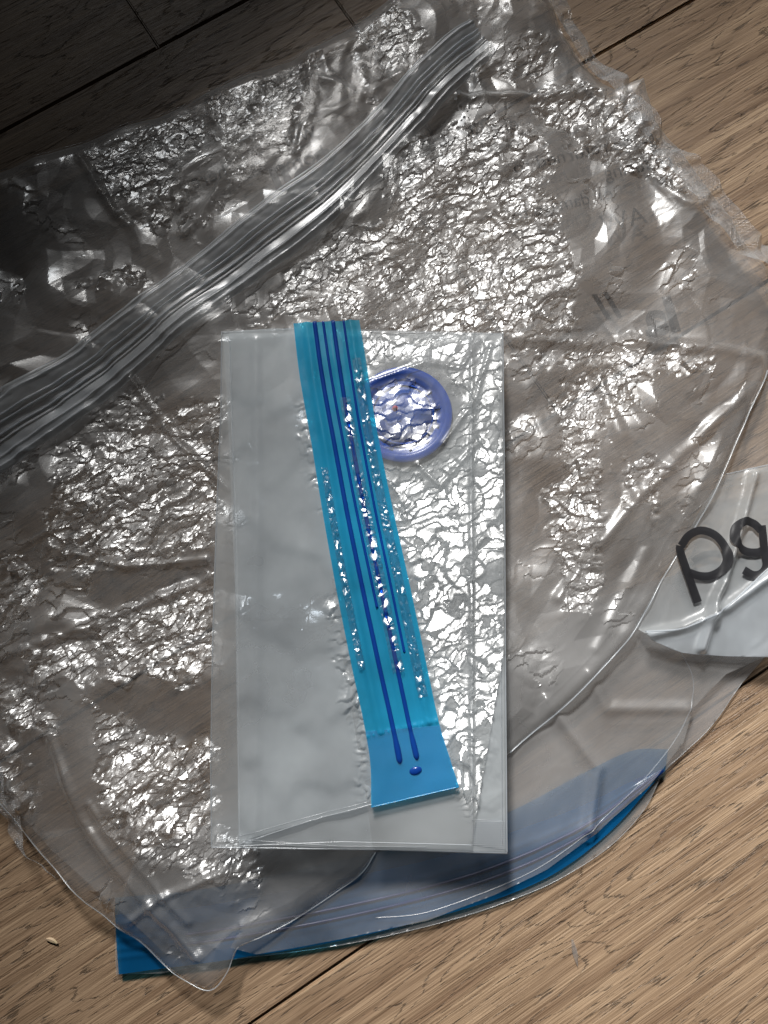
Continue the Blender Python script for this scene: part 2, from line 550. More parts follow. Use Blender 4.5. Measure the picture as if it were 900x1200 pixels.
M_ridge = film_material("blue_zip_ridge", sheen=0.1, tint=(0.08, 0.28, 0.80), haze=0.55, haze_col=(0.012, 0.10, 0.46), rough=0.15, bump=0.3, gain=1.5)
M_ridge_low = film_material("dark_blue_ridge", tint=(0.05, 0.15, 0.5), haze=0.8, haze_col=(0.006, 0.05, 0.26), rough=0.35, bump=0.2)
M_pale = film_material("pale_blue_film", sheen=0.15, tint=(0.38, 0.66, 0.92), haze=0.25, haze_col=(0.03, 0.2, 0.48), rough=0.2, bump=0.4)
M_end = film_material("pale_strip_end", tint=(0.75, 0.92, 1.0), haze=0.22, haze_col=(0.12, 0.42, 0.72), rough=0.14, bump=0.15)
M_glint = film_material("glint_ribbon_film", sheen=0.12, tint=(0.92, 0.97, 1.0), haze=0.03, haze_col=(0.5, 0.75, 0.85), rough=0.15, gain=1.8, bump=0.2)  # for the added ribbons that carry the strip's glints
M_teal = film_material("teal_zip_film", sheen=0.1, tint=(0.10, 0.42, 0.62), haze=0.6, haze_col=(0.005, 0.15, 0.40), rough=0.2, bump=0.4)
M_valve = plastic("blue_valve_plastic", (0.008, 0.068, 0.40), 0.32, coat=0.3)
M_valve_dark = plastic("dark_blue_plastic", (0.012, 0.04, 0.20), 0.4)
M_valve_in = plastic("valve_membrane_plastic", (0.05, 0.11, 0.40), 0.4)
M_red = plastic("red_mark_plastic", (0.5, 0.05, 0.08), 0.4)
M_ink = film_material("grey_ink", tint=(0.10, 0.10, 0.11), haze=0.6, haze_col=(0.045, 0.045, 0.05), rough=0.25, bump=0.2, gain=0.6)
M_ink_faint = film_material("faint_ink", tint=(0.42, 0.42, 0.43), haze=0.25, haze_col=(0.03, 0.03, 0.035), rough=0.3, bump=0.0, gain=0.5)
M_black = plastic("black_ink", (0.01, 0.01, 0.012), 0.5)
M_chip = plastic("pale_wood", (0.52, 0.40, 0.26), 0.7, bump=0.5)

# ------------------------------------------------------------------ floor
a0, a1 = W(0, 160), W(280, 0)
b0, b1 = W(700, 60), W(820, 0)
c0, c1 = W(300, 1200), W(450, 1090)
ang = math.atan2(a1[1] - a0[1], a1[0] - a0[0])
ang2 = math.atan2(b1[1] - b0[1], b1[0] - b0[0])
ang3 = math.atan2(c1[1] - c0[1], c1[0] - c0[0])
print("plank angles", math.degrees(ang), math.degrees(ang2), math.degrees(ang3))
ANG = (ang + ang2 + ang3) / 3


def across(p):
    return -p[0] * math.sin(ANG) + p[1] * math.cos(ANG)


va = (across(a0) + across(a1)) / 2
vb = (across(b0) + across(b1)) / 2
vc = (across(c0) + across(c1)) / 2
print("seams", va, vb, vc)
floor = bpy.data.objects.new("floor", None)
COL.objects.link(floor)
floor['kind'] = 'structure'


def plank_mesh(L, Wd):
    bm = bmesh.new()
    bmesh.ops.create_cube(bm, size=1.0)
    for v in bm.verts:
        v.co = Vector((v.co.x * L, v.co.y * Wd, v.co.z * 0.014 - 0.007))
    top = [e for e in bm.edges if all(v.co.z > -0.001 for v in e.verts)]
    bmesh.ops.bevel(bm, geom=top, offset=0.0012, segments=2, affect='EDGES')
    me = bpy.data.meshes.new("plank")
    bm.to_mesh(me); bm.free()
    me.materials.append(M_wood)
    return me


pw = (vb - vc) / 2.0
vv = [vb + pw * 2, vb + pw, vb] if abs((va - vb) - pw) > 0.05 else []
seams = sorted([va, vb, vb - pw, vc, vc - pw, vc - 2 * pw, va + pw, va + 2 * pw])
jw = W(183, 52)
ju = jw[0] * math.cos(ANG) + jw[1] * math.sin(ANG)
GAP = 0.0014
for i in range(len(seams) - 1):
    lo, hi = seams[i], seams[i + 1]
    joint = ju if abs(lo - va) < 1e-6 else (-0.9 + 0.37 * i if i % 2 else 1.1 - .21 * i)
    for u0, u1 in ((joint - 1.9, joint), (joint, joint + 1.9)):
        me = plank_mesh(u1 - u0 - GAP * 0.7, hi - lo - GAP)
        o = bpy.data.objects.new("plank", me)
        uc, vcn = (u0 + u1) / 2, (lo + hi) / 2
        o.location = (uc * math.cos(ANG) - vcn * math.sin(ANG), uc * math.sin(ANG) + vcn * math.cos(ANG), 0)
        o.rotation_euler = (0, 0, ANG)
        o.parent = floor
        COL.objects.link(o)
sub = link_mesh("subfloor", [(-3, -3, -0.0139), (3, -3, -0.0139), (3, 3, -0.0139), (-3, 3, -0.0139)], [(0, 1, 2, 3)], M_gap, floor)

# ------------------------------------------------------------------ large clear bag
R1 = Raster(-0.37, 0.37, -0.29, 0.60, 0.00108, 0.02)
Xg, Yg = R1.X, R1.Y
LW = np.array(wo.location); LS = np.array(so.location)


def want(R, L, z=0.02):
    """slopes at which the film would mirror lamp L to where the photographer stands"""
    dx, dy, dz = L[0] - R.X, L[1] - R.Y, L[2] - z
    n = np.sqrt(dx ** 2 + dy ** 2 + dz ** 2)
    cx, cy_, cz = -R.X, -R.Y, CAM_H - z
    m = np.sqrt(cx ** 2 + cy_ ** 2 + cz ** 2)
    nx, ny, nz = dx / n + cx / m, dy / n + cy_ / m, dz / n + cz / m
    return -nx / nz, -ny / nz


# crumpled zones of the upper panel (photo pixels): outline, amplitude, lean
ZONES = [
    ([(95, 185), (130, 160), (190, 125), (245, 125), (240, 160), (215, 190), (212, 225), (190, 262), (150, 250), (120, 215)], 1.0, 0.8),
    ([(240, 105), (300, 95), (370, 60), (365, 130), (330, 180), (300, 190), (250, 245), (215, 270), (235, 250), (290, 170), (250, 140)], 1.0, 0.8),
    ([(420, 20), (470, 0), (500, 60), (470, 90), (430, 110), (420, 80)], 1.0, 0.8),
    ([(560, 10), (640, 50), (635, 75), (590, 85), (545, 75)], 0.8, 0.6),
    ([(105, 320), (125, 318), (170, 325), (165, 332), (110, 332)], 0.5, 1.0),
    ([(470, 160), (520, 150), (620, 145), (640, 200), (645, 265), (625, 250), (560, 230), (470, 260), (455, 200)], 0.9, 0.9),
    ([(400, 270), (520, 240), (640, 260), (660, 300), (680, 340), (670, 380), (600, 395), (480, 390), (360, 360), (300, 380), (330, 330)], 0.9, 0.8),
    ([(630, 100), (745, 95), (775, 165), (800, 220), (720, 190), (640, 150)], 0.8, 0.9),
    ([(70, 545), (110, 510), (200, 480), (258, 465), (254, 600), (240, 640), (150, 660), (80, 680), (60, 620)], 1.1, 0.85),
    ([(20, 770), (90, 740), (170, 700), (245, 675), (245, 800), (170, 790), (90, 800), (40, 800)], 1.0, 0.7),
    ([(110, 820), (160, 860), (244, 870), (250, 960), (300, 1000), (298, 1045), (240, 1030), (170, 1000), (130, 940)], 1.15, 0.95),
    ([(655, 460), (700, 430), (770, 445), (720, 480), (700, 520), (700, 600), (695, 715), (655, 700), (650, 600), (660, 520)], 1.1, 0.95),
    ([(730, 545), (765, 540), (770, 610), (745, 600)], 0.8, 0.7),
    ([(0, 655), (40, 670), (50, 680), (25, 735), (0, 725)], 1.0, 0.8),
    ([(0, 800), (60, 830), (70, 860), (20, 850), (0, 835)], 0.8, 0.8),
    ([(0, 865), (25, 880), (22, 960), (0, 965)], 0.5, 0.9),
    ([(600, 400), (720, 395), (830, 410), (830, 440), (700, 430), (600, 425)], 0.6, 0.6),
    ([(120, 470), (150, 455), (205, 480), (150, 500), (100, 520), (60, 540)], 0.8, 0.5),
]
amp = np.zeros(Xg.shape)
lean = np.zeros(Xg.shape)
for zi, (poly, a, l) in enumerate(ZONES):
    m = R1.mask(poly, 7, 17, zi * 7)
    amp = np.maximum(amp, m * a)
    lean = np.maximum(lean, m * l)
lean = lean * (.68 + .32 * sstep(-.35, .0, perlin(Xg * 55, Yg * 40, 95)))
lean = np.maximum(lean, .35 * sstep(.15, .55, perlin(Xg * 24, Yg * 24, 96)))
patchy = 0.6 * sstep(0.0, 0.5, perlin(Xg * 16, Yg * 16, 91) + 0.1)
base_amp = 0.10 + 0.22 * patchy
AMP = np.maximum(amp, base_amp)
# lean toward the daylight inside the crumpled zones, as the folded film does there
gxs, gys = want(R1, LS); gxw, gyw = want(R1, LW)
pool = (-Xg + Yg)
topside = sstep(0.28, 0.42, pool + .02 * perlin(Xg * 9, Yg * 9, 17))
gx_, gy_ = gxs * (1 - topside) + gxw * topside, gys * (1 - topside) + gyw * topside
macro = poisson(np.clip(gx_, -.35, .35) * lean * 1.8, np.clip(gy_, -.5, .5) * lean * 1.8, R1.res)
macro = 0.013 * np.tanh(macro / 0.013)
swell = 0.006 * perlin(Xg * 9 + 3, Yg * 9, 31) + 0.003 * perlin(Xg * 22, Yg * 22, 32)
# long fold ridges (photo pixels)
FOLDS = [([(95, 185), (135, 250), (150, 262)], 5, .004), ([(290, 170), (235, 250), (215, 270)], 5, .004),
         ([(190, 125), (245, 100), (250, 140)], 5, .003), ([(360, 50), (365, 110), (350, 180)], 6, .004),
         ([(600, 885), (740, 745), (820, 620), (900, 430)], 9, .005),
         ([(655, 700), (740, 590), (830, 500), (900, 440)], 7, .004),
         ([(60, 640), (150, 665), (240, 655)], 5, .003), ([(0, 770), (100, 735), (245, 675)], 6, .003),
         ([(60, 860), (100, 960), (170, 1050), (230, 1120)], 7, .004), ([(110, 940), (150, 990), (220, 1080)], 6, .003),
         ([(140, 1090), (190, 1050), (260, 1020)], 5, .003), ([(600, 400), (750, 400), (890, 420)], 8, .004),
         ([(700, 430), (760, 640), (700, 760)], 8, .003), ([(20, 640), (70, 620), (75, 560)], 4, .002),
         ([(540, 110), (640, 110), (755, 95)], 5, .004), ([(860, 258), (800, 240), (740, 180), (680, 150)], 6, .003),
         ([(370, 90), (420, 110), (470, 90)], 5, .003), ([(265, 570), (200, 510), (150, 440)], 4, .002)]
ridges = sum(hh * R1.line(p, w) for p, w, hh in FOLDS)
fine = crumple(Xg, Yg, 5, 0.42, 0.5, 1.6)


def flakes(R, gx, gy, size, seed, rnd=.13, ang=0.6, stretch=1.5, soft=.0001):
    """crushed film: flat flakes, each leaning by about (gx, gy), with creased steps between them"""
    c, s_ = math.cos(ang), math.sin(ang)
    X = R.X + .012 * perlin(R.X * 32, R.Y * 32, seed) + .003 * perlin(R.X * 150, R.Y * 150, seed + 1)
    Y = R.Y + .012 * perlin(R.X * 32, R.Y * 32, seed + 2) + .003 * perlin(R.X * 150, R.Y * 150, seed + 3)
    U, V = (X * c + Y * s_) / size / stretch, (-X * s_ + Y * c) / size
    iu, iv = np.floor(U), np.floor(V)
    best = np.full(U.shape, 1e9)
    A, B = iu.copy(), iv.copy()
    for du in (-1, 0, 1):
        for dv_ in (-1, 0, 1):
            a, b = iu + du, iv + dv_
            d = (U - a - _hash(a, b, seed + 4)) ** 2 + (V - b - _hash(a, b, seed + 5)) ** 2
            m = d < best
            best = np.where(m, d, best)
            A, B = np.where(m, a, A), np.where(m, b, B)
    key = ((A - A.min()) * (B.max() - B.min() + 2) + (B - B.min())).astype(np.int64).ravel()
    _, lab = np.unique(key, return_inverse=True)
    lab = lab.ravel()
    cnt = np.bincount(lab)

    def cell(F):
        return (np.bincount(lab, F.ravel()) / cnt)[lab].reshape(U.shape)
    k = 1.0 - 0.6 * (_hash(A, B, seed + 6) > .8)
    sx_ = cell(gx) * k + rnd * (_hash(A, B, seed + 7) * 2 - 1)
    sy_ = cell(gy) * k + rnd * (_hash(A, B, seed + 8) * 2 - 1)
    H = sx_ * (R.X - cell(R.X)) + sy_ * (R.Y - cell(R.Y))
    return blur(H, R.res, soft)


gX, gY = np.clip(gx_, -.3, .3), np.clip(gy_, -.5, .5)
pick = sstep(-.03, .03, perlin(Xg * 30, Yg * 30, 733))
XW, YW = Xg + .02 * perlin(Xg * 14, Yg * 14, 801), Yg + .02 * perlin(Xg * 14, Yg * 14, 802)
facets = 0.0075 * tin(XW * 23, YW * 19, 805) + 0.0035 * tin(XW * 52 + 3, YW * 40, 806)
facets = facets * (1 - .75 * lean)
ground = blur(swell + macro + 0.8 * ridges + facets, R1.res, .002)
gyy, gxx = np.gradient(ground, R1.res)
rX, rY = np.clip(gX - gxx, -.5, .5), np.clip(gY - gyy, -.6, .6)
bm2 = R1.line([(-30, 515), (60, 460), (140, 400), (215, 342), (295, 282), (382, 220), (455, 144), (540, 65), (585, 28)], 42)
pleat = lean * (pick * flakes(R1, rX, rY, .0125, 700, .055, .35, 3.2) + (1 - pick) * flakes(R1, rX, rY, .0078, 740, .07, .9, 2.4)) + amp * (1 - bm2) * flakes(R1, 0 * rX, 0 * rX, .0036, 780, .11, .6, 2.6)
BANDP = [(-30, 515), (60, 460), (140, 400), (215, 342), (295, 282), (382, 220), (455, 144), (540, 65), (585, 28)]
bm_ = R1.line(BANDP, 42)
AMP = AMP * (1 - .85 * bm_) * (1 - .6 * lean)
pleat = pleat * (1 - bm_)
FZ = 0.0195 + swell + macro + facets + ridges * 0.8 + fine * AMP + pleat
OUT_F = [(-40, 205), (0, 200), (45, 182), (100, 160), (190, 122), (250, 92), (370, 42), (430, 10), (470, -20), (640, -20), (660, 30), (690, 70),
         (722, 100), (755, 90), (768, 140), (800, 170), (812, 190), (820, 205), (862, 262), (905, 325), (960, 380), (940, 420), (905, 430), (862, 520), (820, 610),
         (780, 675), (742, 742), (700, 790), (655, 836), (600, 884), (520, 950), (440, 1003), (418, 1032), (352, 1078), (306, 1100),
         (278, 1112), (266, 1140), (248, 1160), (222, 1154), (190, 1135), (160, 1106), (128, 1082), (92, 1050), (55, 1015), (20, 975), (-40, 880)]
SM = R1.mask([(238, 380), (600, 380), (606, 1010), (238, 1006)], 14, 0)
CAPZ = 0.0335
over = FZ - (CAPZ - 0.006)
FZ = np.where((over > 0), np.where(SM > 0.01, (CAPZ - 0.006) + 0.005 * np.tanh(over / 0.005), FZ), FZ)
FZ = np.clip(FZ, 0.0095, 0.046)
edge_d, _, _ = dist_poly(R1.PX, R1.PY, OUT_F)
efade = 1 - sstep(4, 26, edge_d)
FZ = FZ * (1 - efade) + blur(FZ, R1.res, .004) * efade
CR = np.clip(0.18 + 0.9 * amp + 0.25 * patchy, 0, 1.2)

big = thing("zip_storage_bag", "large clear crumpled plastic bag with a clear ribbed zip band lying under the folded bag", "bag", (0, 0.1, 0.001))
film_sheet("front_panel", R1, OUT_F, FZ, M_film, big, 0.02, CR, edge_drop=(0.006, 0.012), smooth=False)
# back panel, nearly the same outline, close to the floor
R1b = Raster(-0.37, 0.37, -0.29, 0.60, 0.0024, 0.012)
Xb, Yb = R1b.X, R1b.Y
BZ = 0.0088 + 0.0018 * perlin(Xb * 12, Yb * 12, 61) + crumple(Xb, Yb, 77, 0.22, 1.2, 1.5)
front_c = R1.sample(FZ, Xb, Yb)
BZ = np.clip(np.minimum(BZ, front_c - 0.0012), 0.0065, 0.02)
OUT_B = [(-40, 225), (0, 218), (60, 195), (110, 168), (200, 135), (262, 108), (380, 60), (440, 25), (480, -20), (640, -20), (660, 35), (700, 95), (745, 110),
         (760, 150), (800, 200), (850, 268), (905, 340), (960, 380), (940, 420), (900, 445), (830, 560), (760, 690), (700, 772), (640, 832), (560, 905), (455, 975),
         (425, 1015), (350, 1062), (270, 1095), (232, 1130), (190, 1118), (140, 1070), (60, 1000), (20, 955), (-40, 860)]
film_sheet("back_panel", R1b, OUT_B, BZ, M_film_low, big, 0.012, np.clip(0.35 + 0.5 * sstep(-.1, .5, perlin(Xb * 14, Yb * 14, 8)), 0, 1))
# visible film edges
edge_bead("panel_edge", R1, FZ, [(-40, 205), (0, 200), (45, 182), (100, 160), (190, 122), (250, 92), (370, 42), (430, 10)], 0.00025, M_edge_soft, big, 0.02, drop=0.004)
edge_bead("panel_edge", R1, FZ, [(905, 430), (862, 520), (820, 610), (780, 675), (742, 742), (700, 790), (655, 836), (600, 884)], 0.0005, M_edge, big, 0.02, curve=True, drop=0.005)
edge_bead("panel_edge", R1, FZ, [(440, 1003), (418, 1032), (352, 1078), (306, 1100), (278, 1112), (266, 1140), (248, 1160), (222, 1154), (190, 1135), (160, 1106), (128, 1082), (92, 1050), (55, 1015), (20, 975), (-10, 935)], 0.0004, M_edge, big, 0.02, curve=True, drop=0.0055)


def strip_sheet(name, left_px, right_px, zfun, mat, parent, zref, nu=400, nv=60, crink=0.4, smooth=True):
    """ribbon between two edge lines; zfun(u, v, x, y) -> z"""
    A = resample(left_px, 4); B = resample(right_px, 4)

    def even(P, n):
        d = np.r_[0, np.cumsum(np.linalg.norm(np.diff(P, axis=0), axis=1))]
        t = np.linspace(0, d[-1], n)
        return np.column_stack([np.interp(t, d, P[:, 0]), np.interp(t, d, P[:, 1])])
    A, B = even(A, nu), even(B, nu)
    v = np.linspace(0, 1, nv)
    P = A[:, None, :] * (1 - v[None, :, None]) + B[:, None, :] * v[None, :, None]
    dx, dy = (P[..., 0] - 450) / FPX, (600 - P[..., 1]) / FPX
    wy, wz = dy * ct + st, dy * st - ct
    t = (zref - CAM_H) / wz
    x, y = dx * t, wy * t
    U = np.repeat(np.linspace(0, 1, nu)[:, None], nv, 1); V = np.repeat(v[None, :], nu, 0)
    z = zfun(U, V, x, y)
    verts = np.stack([x, y, z], -1).reshape(-1, 3)
    idx = np.arange(nu * nv).reshape(nu, nv)
    F = np.stack([idx[:-1, :-1], idx[1:, :-1], idx[1:, 1:], idx[:-1, 1:]], -1).reshape(-1, 4)
    c = crink if not callable(crink) else crink(U, V, x, y).ravel()
    return link_mesh(name, verts, F, mat, parent, smooth, {'crinkle': np.broadcast_to(c, (nu * nv,))})


SEAMF = flakes(R1, gX, gY, .022, 990, .03, 2.3, 1.8, .0018)
BANDF = flakes(R1, gX * .75, gY * .75, .013, 1000, .04, .61, 3.4, .003)
FZs = blur(FZ, R1.res, 0.014)
BAND_L = [(-30, 474), (60, 420), (130, 368), (205, 312), (290, 246), (372, 188), (440, 122), (515, 48), (548, 22)]
BAND_R = [(-30, 574), (60, 510), (148, 443), (223, 380), (298, 325), (388, 258), (462, 178), (545, 92), (582, 58)]


def band_z(U, V, x, y):
    z = R1.sample(FZs, x, y) + 0.0075
    for c, w, h in ((.07, .020, .0010), (0.17, .028, .0016), (.36, .018, .0014), (.44, .018, .0014), (.58, .016, .0012), (.65, .016, .0012), (.82, .022, .0011), (.93, .018, .0009)):
        z = z + h * np.exp(-((V - c) / w) ** 2)
    z = z + 0.0030 * np.exp(-((V - .2) / .14) ** 2) + 0.0014 * np.exp(-((V - .8) / .10) ** 2)
    z = z + 0.0010 * tin(x * 150 + y * 60, y * 150, 3) * np.exp(-((V - .27) / .045) ** 2)
    z = z + 0.0010 * tin(x * 130, y * 130, 4) * np.exp(-((V - .96) / .06) ** 2)
    z = z + 0.0016 * perlin(U * 9, V * 1.5, 44) + .4 * R1.sample(BANDF, x, y)
    return z - 0.003 * (1 - np.sqrt(np.clip(np.minimum(V, 1 - V) / .05, 0, 1)))


band = strip_sheet("zip_band", BAND_L, BAND_R, band_z, M_band, big, 0.026, 460, 150, 0.12)
# zip tracks on the band
BLa, BRa = resample(BAND_L, 4), resample(BAND_R, 4)


def band_line(v, a=0.0, b=1.0, n=240):
    def even(P, n):
        d = np.r_[0, np.cumsum(np.linalg.norm(np.diff(P, axis=0), axis=1))]
        t = np.linspace(d[-1] * a, d[-1] * b, n)
        return np.column_stack([np.interp(t, d, P[:, 0]), np.interp(t, d, P[:, 1])])
    A, B = even(BLa, n), even(BRa, n)
    P = A * (1 - v) + B * v
    q = np.array([W(p[0], p[1], 0.026)[:2] for p in P])
    U = np.linspace(a, b, n)
    z = band_z(U, np.full(n, v), q[:, 0], q[:, 1])
    return np.column_stack([q, z])


for v in (0.36, 0.44, 0.57):
    P = band_line(v); P[:, 2] += 0.0006
    tube("zip_track", P, 0.0006, M_band, band, 8)




# embossed side seam on the upper right
def seam_z(U, V, x, y):
    return np.maximum(R1.sample(FZ, x, y), 0.012) + 0.0012 + 0.0035 * perlin(U * 9, V * 1.3, 5) * sstep(0, .3, U) + 0.0006 * tin(x * 90, y * 90, 6) + 0.003 + R1.sample(SEAMF, x, y)


strip_sheet("side_seam", [(618, -30), (660, 35), (705, 95), (745, 150), (795, 225), (850, 285), (930, 350)],
            [(640, -30), (682, 42), (728, 92), (778, 165), (815, 195), (862, 256), (950, 325)], seam_z, M_seam, big, 0.02, 300, 24, 0.8)
strip_sheet("side_seam", [(-30, 850), (5, 900), (20, 940), (40, 1000), (70, 1030)], [(-50, 880), (-8, 935), (5, 965), (30, 992), (62, 1024)], seam_z, M_seam, big, 0.02, 80, 16, 0.8)
# loose flap of the mouth crossing the seam
LF = [(585, 80), (598, 72), (640, 110), (720, 180), (800, 225), (862, 262), (900, 320), (905, 360), (850, 330), (740, 240), (650, 160)]


def put_text(txt, px, py, deg, height_px, mat, parent, z, bold=0.0, mirror=False, name="lettering", sx=1.0):
    cu = bpy.data.curves.new(name, 'FONT')
    cu.body = txt
    cu.size = 1.0
    cu.offset = bold
    cu.extrude = 0.00
    cu.resolution_u = 4
    o = bpy.data.objects.new(name, cu)
    COL.objects.link(o)
    bpy.context.view_layer.update()
    me = bpy.data.meshes.new_from_object(o)
    bpy.data.objects.remove(o)
    bm = bmesh.new(); bm.from_mesh(me)
    bmesh.ops.subdivide_edges(bm, edges=[e for e in bm.edges if e.calc_length() > .15], cuts=3)
    bmesh.ops.triangulate(bm, faces=bm.faces)
    s = height_px / 1529.0
    x0, y0, _ = W(px, py, z)
    a = math.radians(deg)
    for v in bm.verts:
        u, w = v.co.x * s * sx * (-1 if mirror else 1), v.co.y * s
        X, Y = x0 + u * math.cos(a) - w * math.sin(a), y0 + u * math.sin(a) + w * math.cos(a)
        v.co = Vector((X, Y, z(X, Y) if callable(z) else z))
    bm.to_mesh(me); bm.free()
    me.materials.clear(); me.materials.append(mat)
    at = me.attributes.new('crinkle', 'FLOAT', 'POINT'); at.data.foreach_set('value', [0.2] * len(me.vertices))
    t = bpy.data.objects.new(name, me)
    COL.objects.link(t)
    t.parent = parent
    t.matrix_parent_inverse = parent.matrix_world.inverted()
    return t


def text_on(R, Zf, lift, *args, **kw):
    """lettering laid onto a film"""
    t = put_text(*args, **kw)
    n = len(t.data.vertices)
    co = np.zeros(n * 3); t.data.vertices.foreach_get('co', co); co = co.reshape(-1, 3)
    co[:, 2] = R.sample(Zf, co[:, 0], co[:, 1]) + lift
    t.data.vertices.foreach_set('co', co.ravel()); t.data.update()
    return t


for args in (("Soll", 405, 205, 22, 62, 0.03), ("home", 385, 185, 22, 30, 0.01), ("will", 372, 158, 22, 30, 0.01), ("here", 268, 205, 22, 26, 0.0)):
    text_on(R1b, BZ, 0.0006, args[0], args[1], args[2], args[3], args[4], M_ink_faint, big, 0.01, bold=args[5], mirror=True)
for txt, px, py, h in (("to be returned to", 770, 165, 26), ("reducing", 790, 192, 26), ("or damage to", 720, 232, 24), ("eligible open", 610, 150, 28), ("AW", 760, 260, 34)):
    text_on(R1b, BZ, 0.0006, txt, px, py, 14, h, M_ink_faint, big, 0.01, mirror=True)
for txt, px, py, h, b in (("Ia", 800, 385, 62, .04), ("/", 715, 372, 46, .03), ("/", 728, 370, 46, .03)):
    text_on(R1b, BZ, 0.0006, txt, px, py, 12, h, M_ink_faint, big, 0.01, bold=b, mirror=True)
# black specks of print
for px, py, s in ((537, 112, 3.2), (534, 117, 2.4), (548, 131, 1.6), (544, 138, 1.8), (541, 141, 1.4), (550, 128, 1.2)):
    x, y, _ = W(px, py, 0.02)
    z = float(R1.sample(FZ, x, y)) + 0.004
    k = 7
    V = [(x + s / 1529 * (0.6 + .6 * random.random()) * math.cos(2 * math.pi * i / k), y + s / 1529 * (0.6 + .9 * random.random()) * math.sin(2 * math.pi * i / k), z) for i in range(k)]
    link_mesh("ink_speck", V, [tuple(range(k))], M_black, big)

# ------------------------------------------------------------------ lower bag with a blue zip strip
low = thing("vacuum_storage_bag", "clear bag with dark blue zip strip peeking out beneath the crumpled bag", "bag", (0, -0.1, 0.0))
R2 = Raster(-0.30, 0.37, -0.29, 0.12, 0.002, 0.005)
LZ = 0.0038 + 0.0008 * perlin(R2.X * 20, R2.Y * 20, 71) + crumple(R2.X, R2.Y, 99, 0.12, .4, 2)
LZ = np.clip(LZ, 0.0026, 0.0058)
OUT_L = [(134, 1080), (136, 1142), (190, 1141), (275, 1124), (400, 1108), (520, 1081), (602, 1054), (660, 1028), (715, 992), (755, 950), (778, 905), (800, 884), (835, 850), (870, 800),
         (905, 760), (905, 640), (700, 700), (400, 900), (160, 1000)]
film_sheet("front_panel", R2, OUT_L, LZ, M_film_low, low, 0.004, np.full(R2.X.shape, .35))
film_sheet("back_panel", R2, OUT_L, np.full(R2.X.shape, 0.0009) + .0004 * perlin(R2.X * 15, R2.Y * 15, 3), M_film_low, low, 0.001, np.full(R2.X.shape, .25))


def low_z(U, V, x, y):
    z = 0.0062 + 0.0006 * perlin(U * 14, V * 1.5, 12)
    for c in (.28, .42, .58, .72):
        z = z + 0.0004 * np.exp(-((V - c) / .05) ** 2)
    return z


LOW_T = [(135, 1072), (250, 1060), (400, 1030), (520, 1003), (600, 975), (680, 945), (735, 918), (777, 900)]
LOW_B = [(139, 1142), (270, 1124), (400, 1102), (520, 1072), (602, 1046), (665, 1014), (722, 968), (776, 905)]
strip_sheet("strip_fade", [(135, 1052), (250, 1040), (400, 1008), (520, 980), (600, 950), (680, 908), (740, 880), (783, 878)], LOW_T[:6] + [(735, 922), (779, 904)], lambda U, V, x, y: 0.0060 + 0 * U, M_pale, low, 0.006, 160, 20, 0.2)  # paler strip added to imitate the band's edge blurring under hazy film
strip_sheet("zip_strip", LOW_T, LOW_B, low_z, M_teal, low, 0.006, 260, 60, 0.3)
LT, LB = resample(LOW_T, 4), resample(LOW_B, 4)
for v in (0.45, 0.62):
    n = 160
    ia, ib = np.linspace(0, len(LT) - 1, n).astype(int), np.linspace(0, len(LB) - 1, n).astype(int)
    Pp = LT[ia] * (1 - v) + LB[ib] * v
    q = np.array([W(a, b, .006) for a, b in Pp]); q[:, 2] = 0.0070
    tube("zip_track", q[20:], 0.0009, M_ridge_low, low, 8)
edge_bead("panel_edge", R2, LZ, [(275, 1124), (400, 1108), (520, 1081), (602, 1054), (660, 1028), (715, 992), (755, 950), (778, 905), (800, 884), (835, 850), (870, 800)], 0.00035, M_edge_soft, low, 0.004, curve=True, drop=0.001)

# ------------------------------------------------------------------ second clear bag, lower right, between the two
mid = thing("clear_bag", "smooth clear bag curving round the lower right below the crumpled bag edge", "bag", (0.1, -0.05, 0.007))
R3 = Raster(-0.20, 0.37, -0.29, 0.20, 0.0016, 0.01)
MZ = 0.0102 + 0.0016 * perlin(R3.X * 14, R3.Y * 14, 81) + crumple(R3.X, R3.Y, 45, 0.10, .8, 2.4)
MZ = MZ + 0.004 * R3.line([(640, 820), (700, 900), (690, 970)], 7) + 0.003 * R3.line([(690, 790), (710, 830), (805, 830)], 7) + .0012 * R3.line([(690, 970), (560, 1010), (440, 1060)], 12)
MZ = np.clip(MZ, 0.0084, 0.018)
OUT_M = [(270, 1110), (300, 1118), (400, 1100), (500, 1078), (580, 1048), (640, 1018), (700, 975), (760, 920), (800, 870), (812, 830), (850, 790), (905, 765), (905, 560), (700, 600), (450, 820), (330, 1000)]
fr = R1.sample(FZ, R3.X, R3.Y)
film_sheet("front_panel", R3, OUT_M, np.minimum(MZ, fr - 0.001), M_film, mid, 0.009, 0.15 + .5 * sstep(.1, .5, perlin(R3.X * 30, R3.Y * 30, 4)))
edge_bead("panel_edge", R3, np.minimum(MZ, fr - .001), [(440, 1075), (500, 1068), (580, 1040), (640, 1010), (700, 965), (760, 905), (800, 850), (812, 800), (795, 760)], 0.0003, M_edge_soft, mid, 0.009, curve=True)

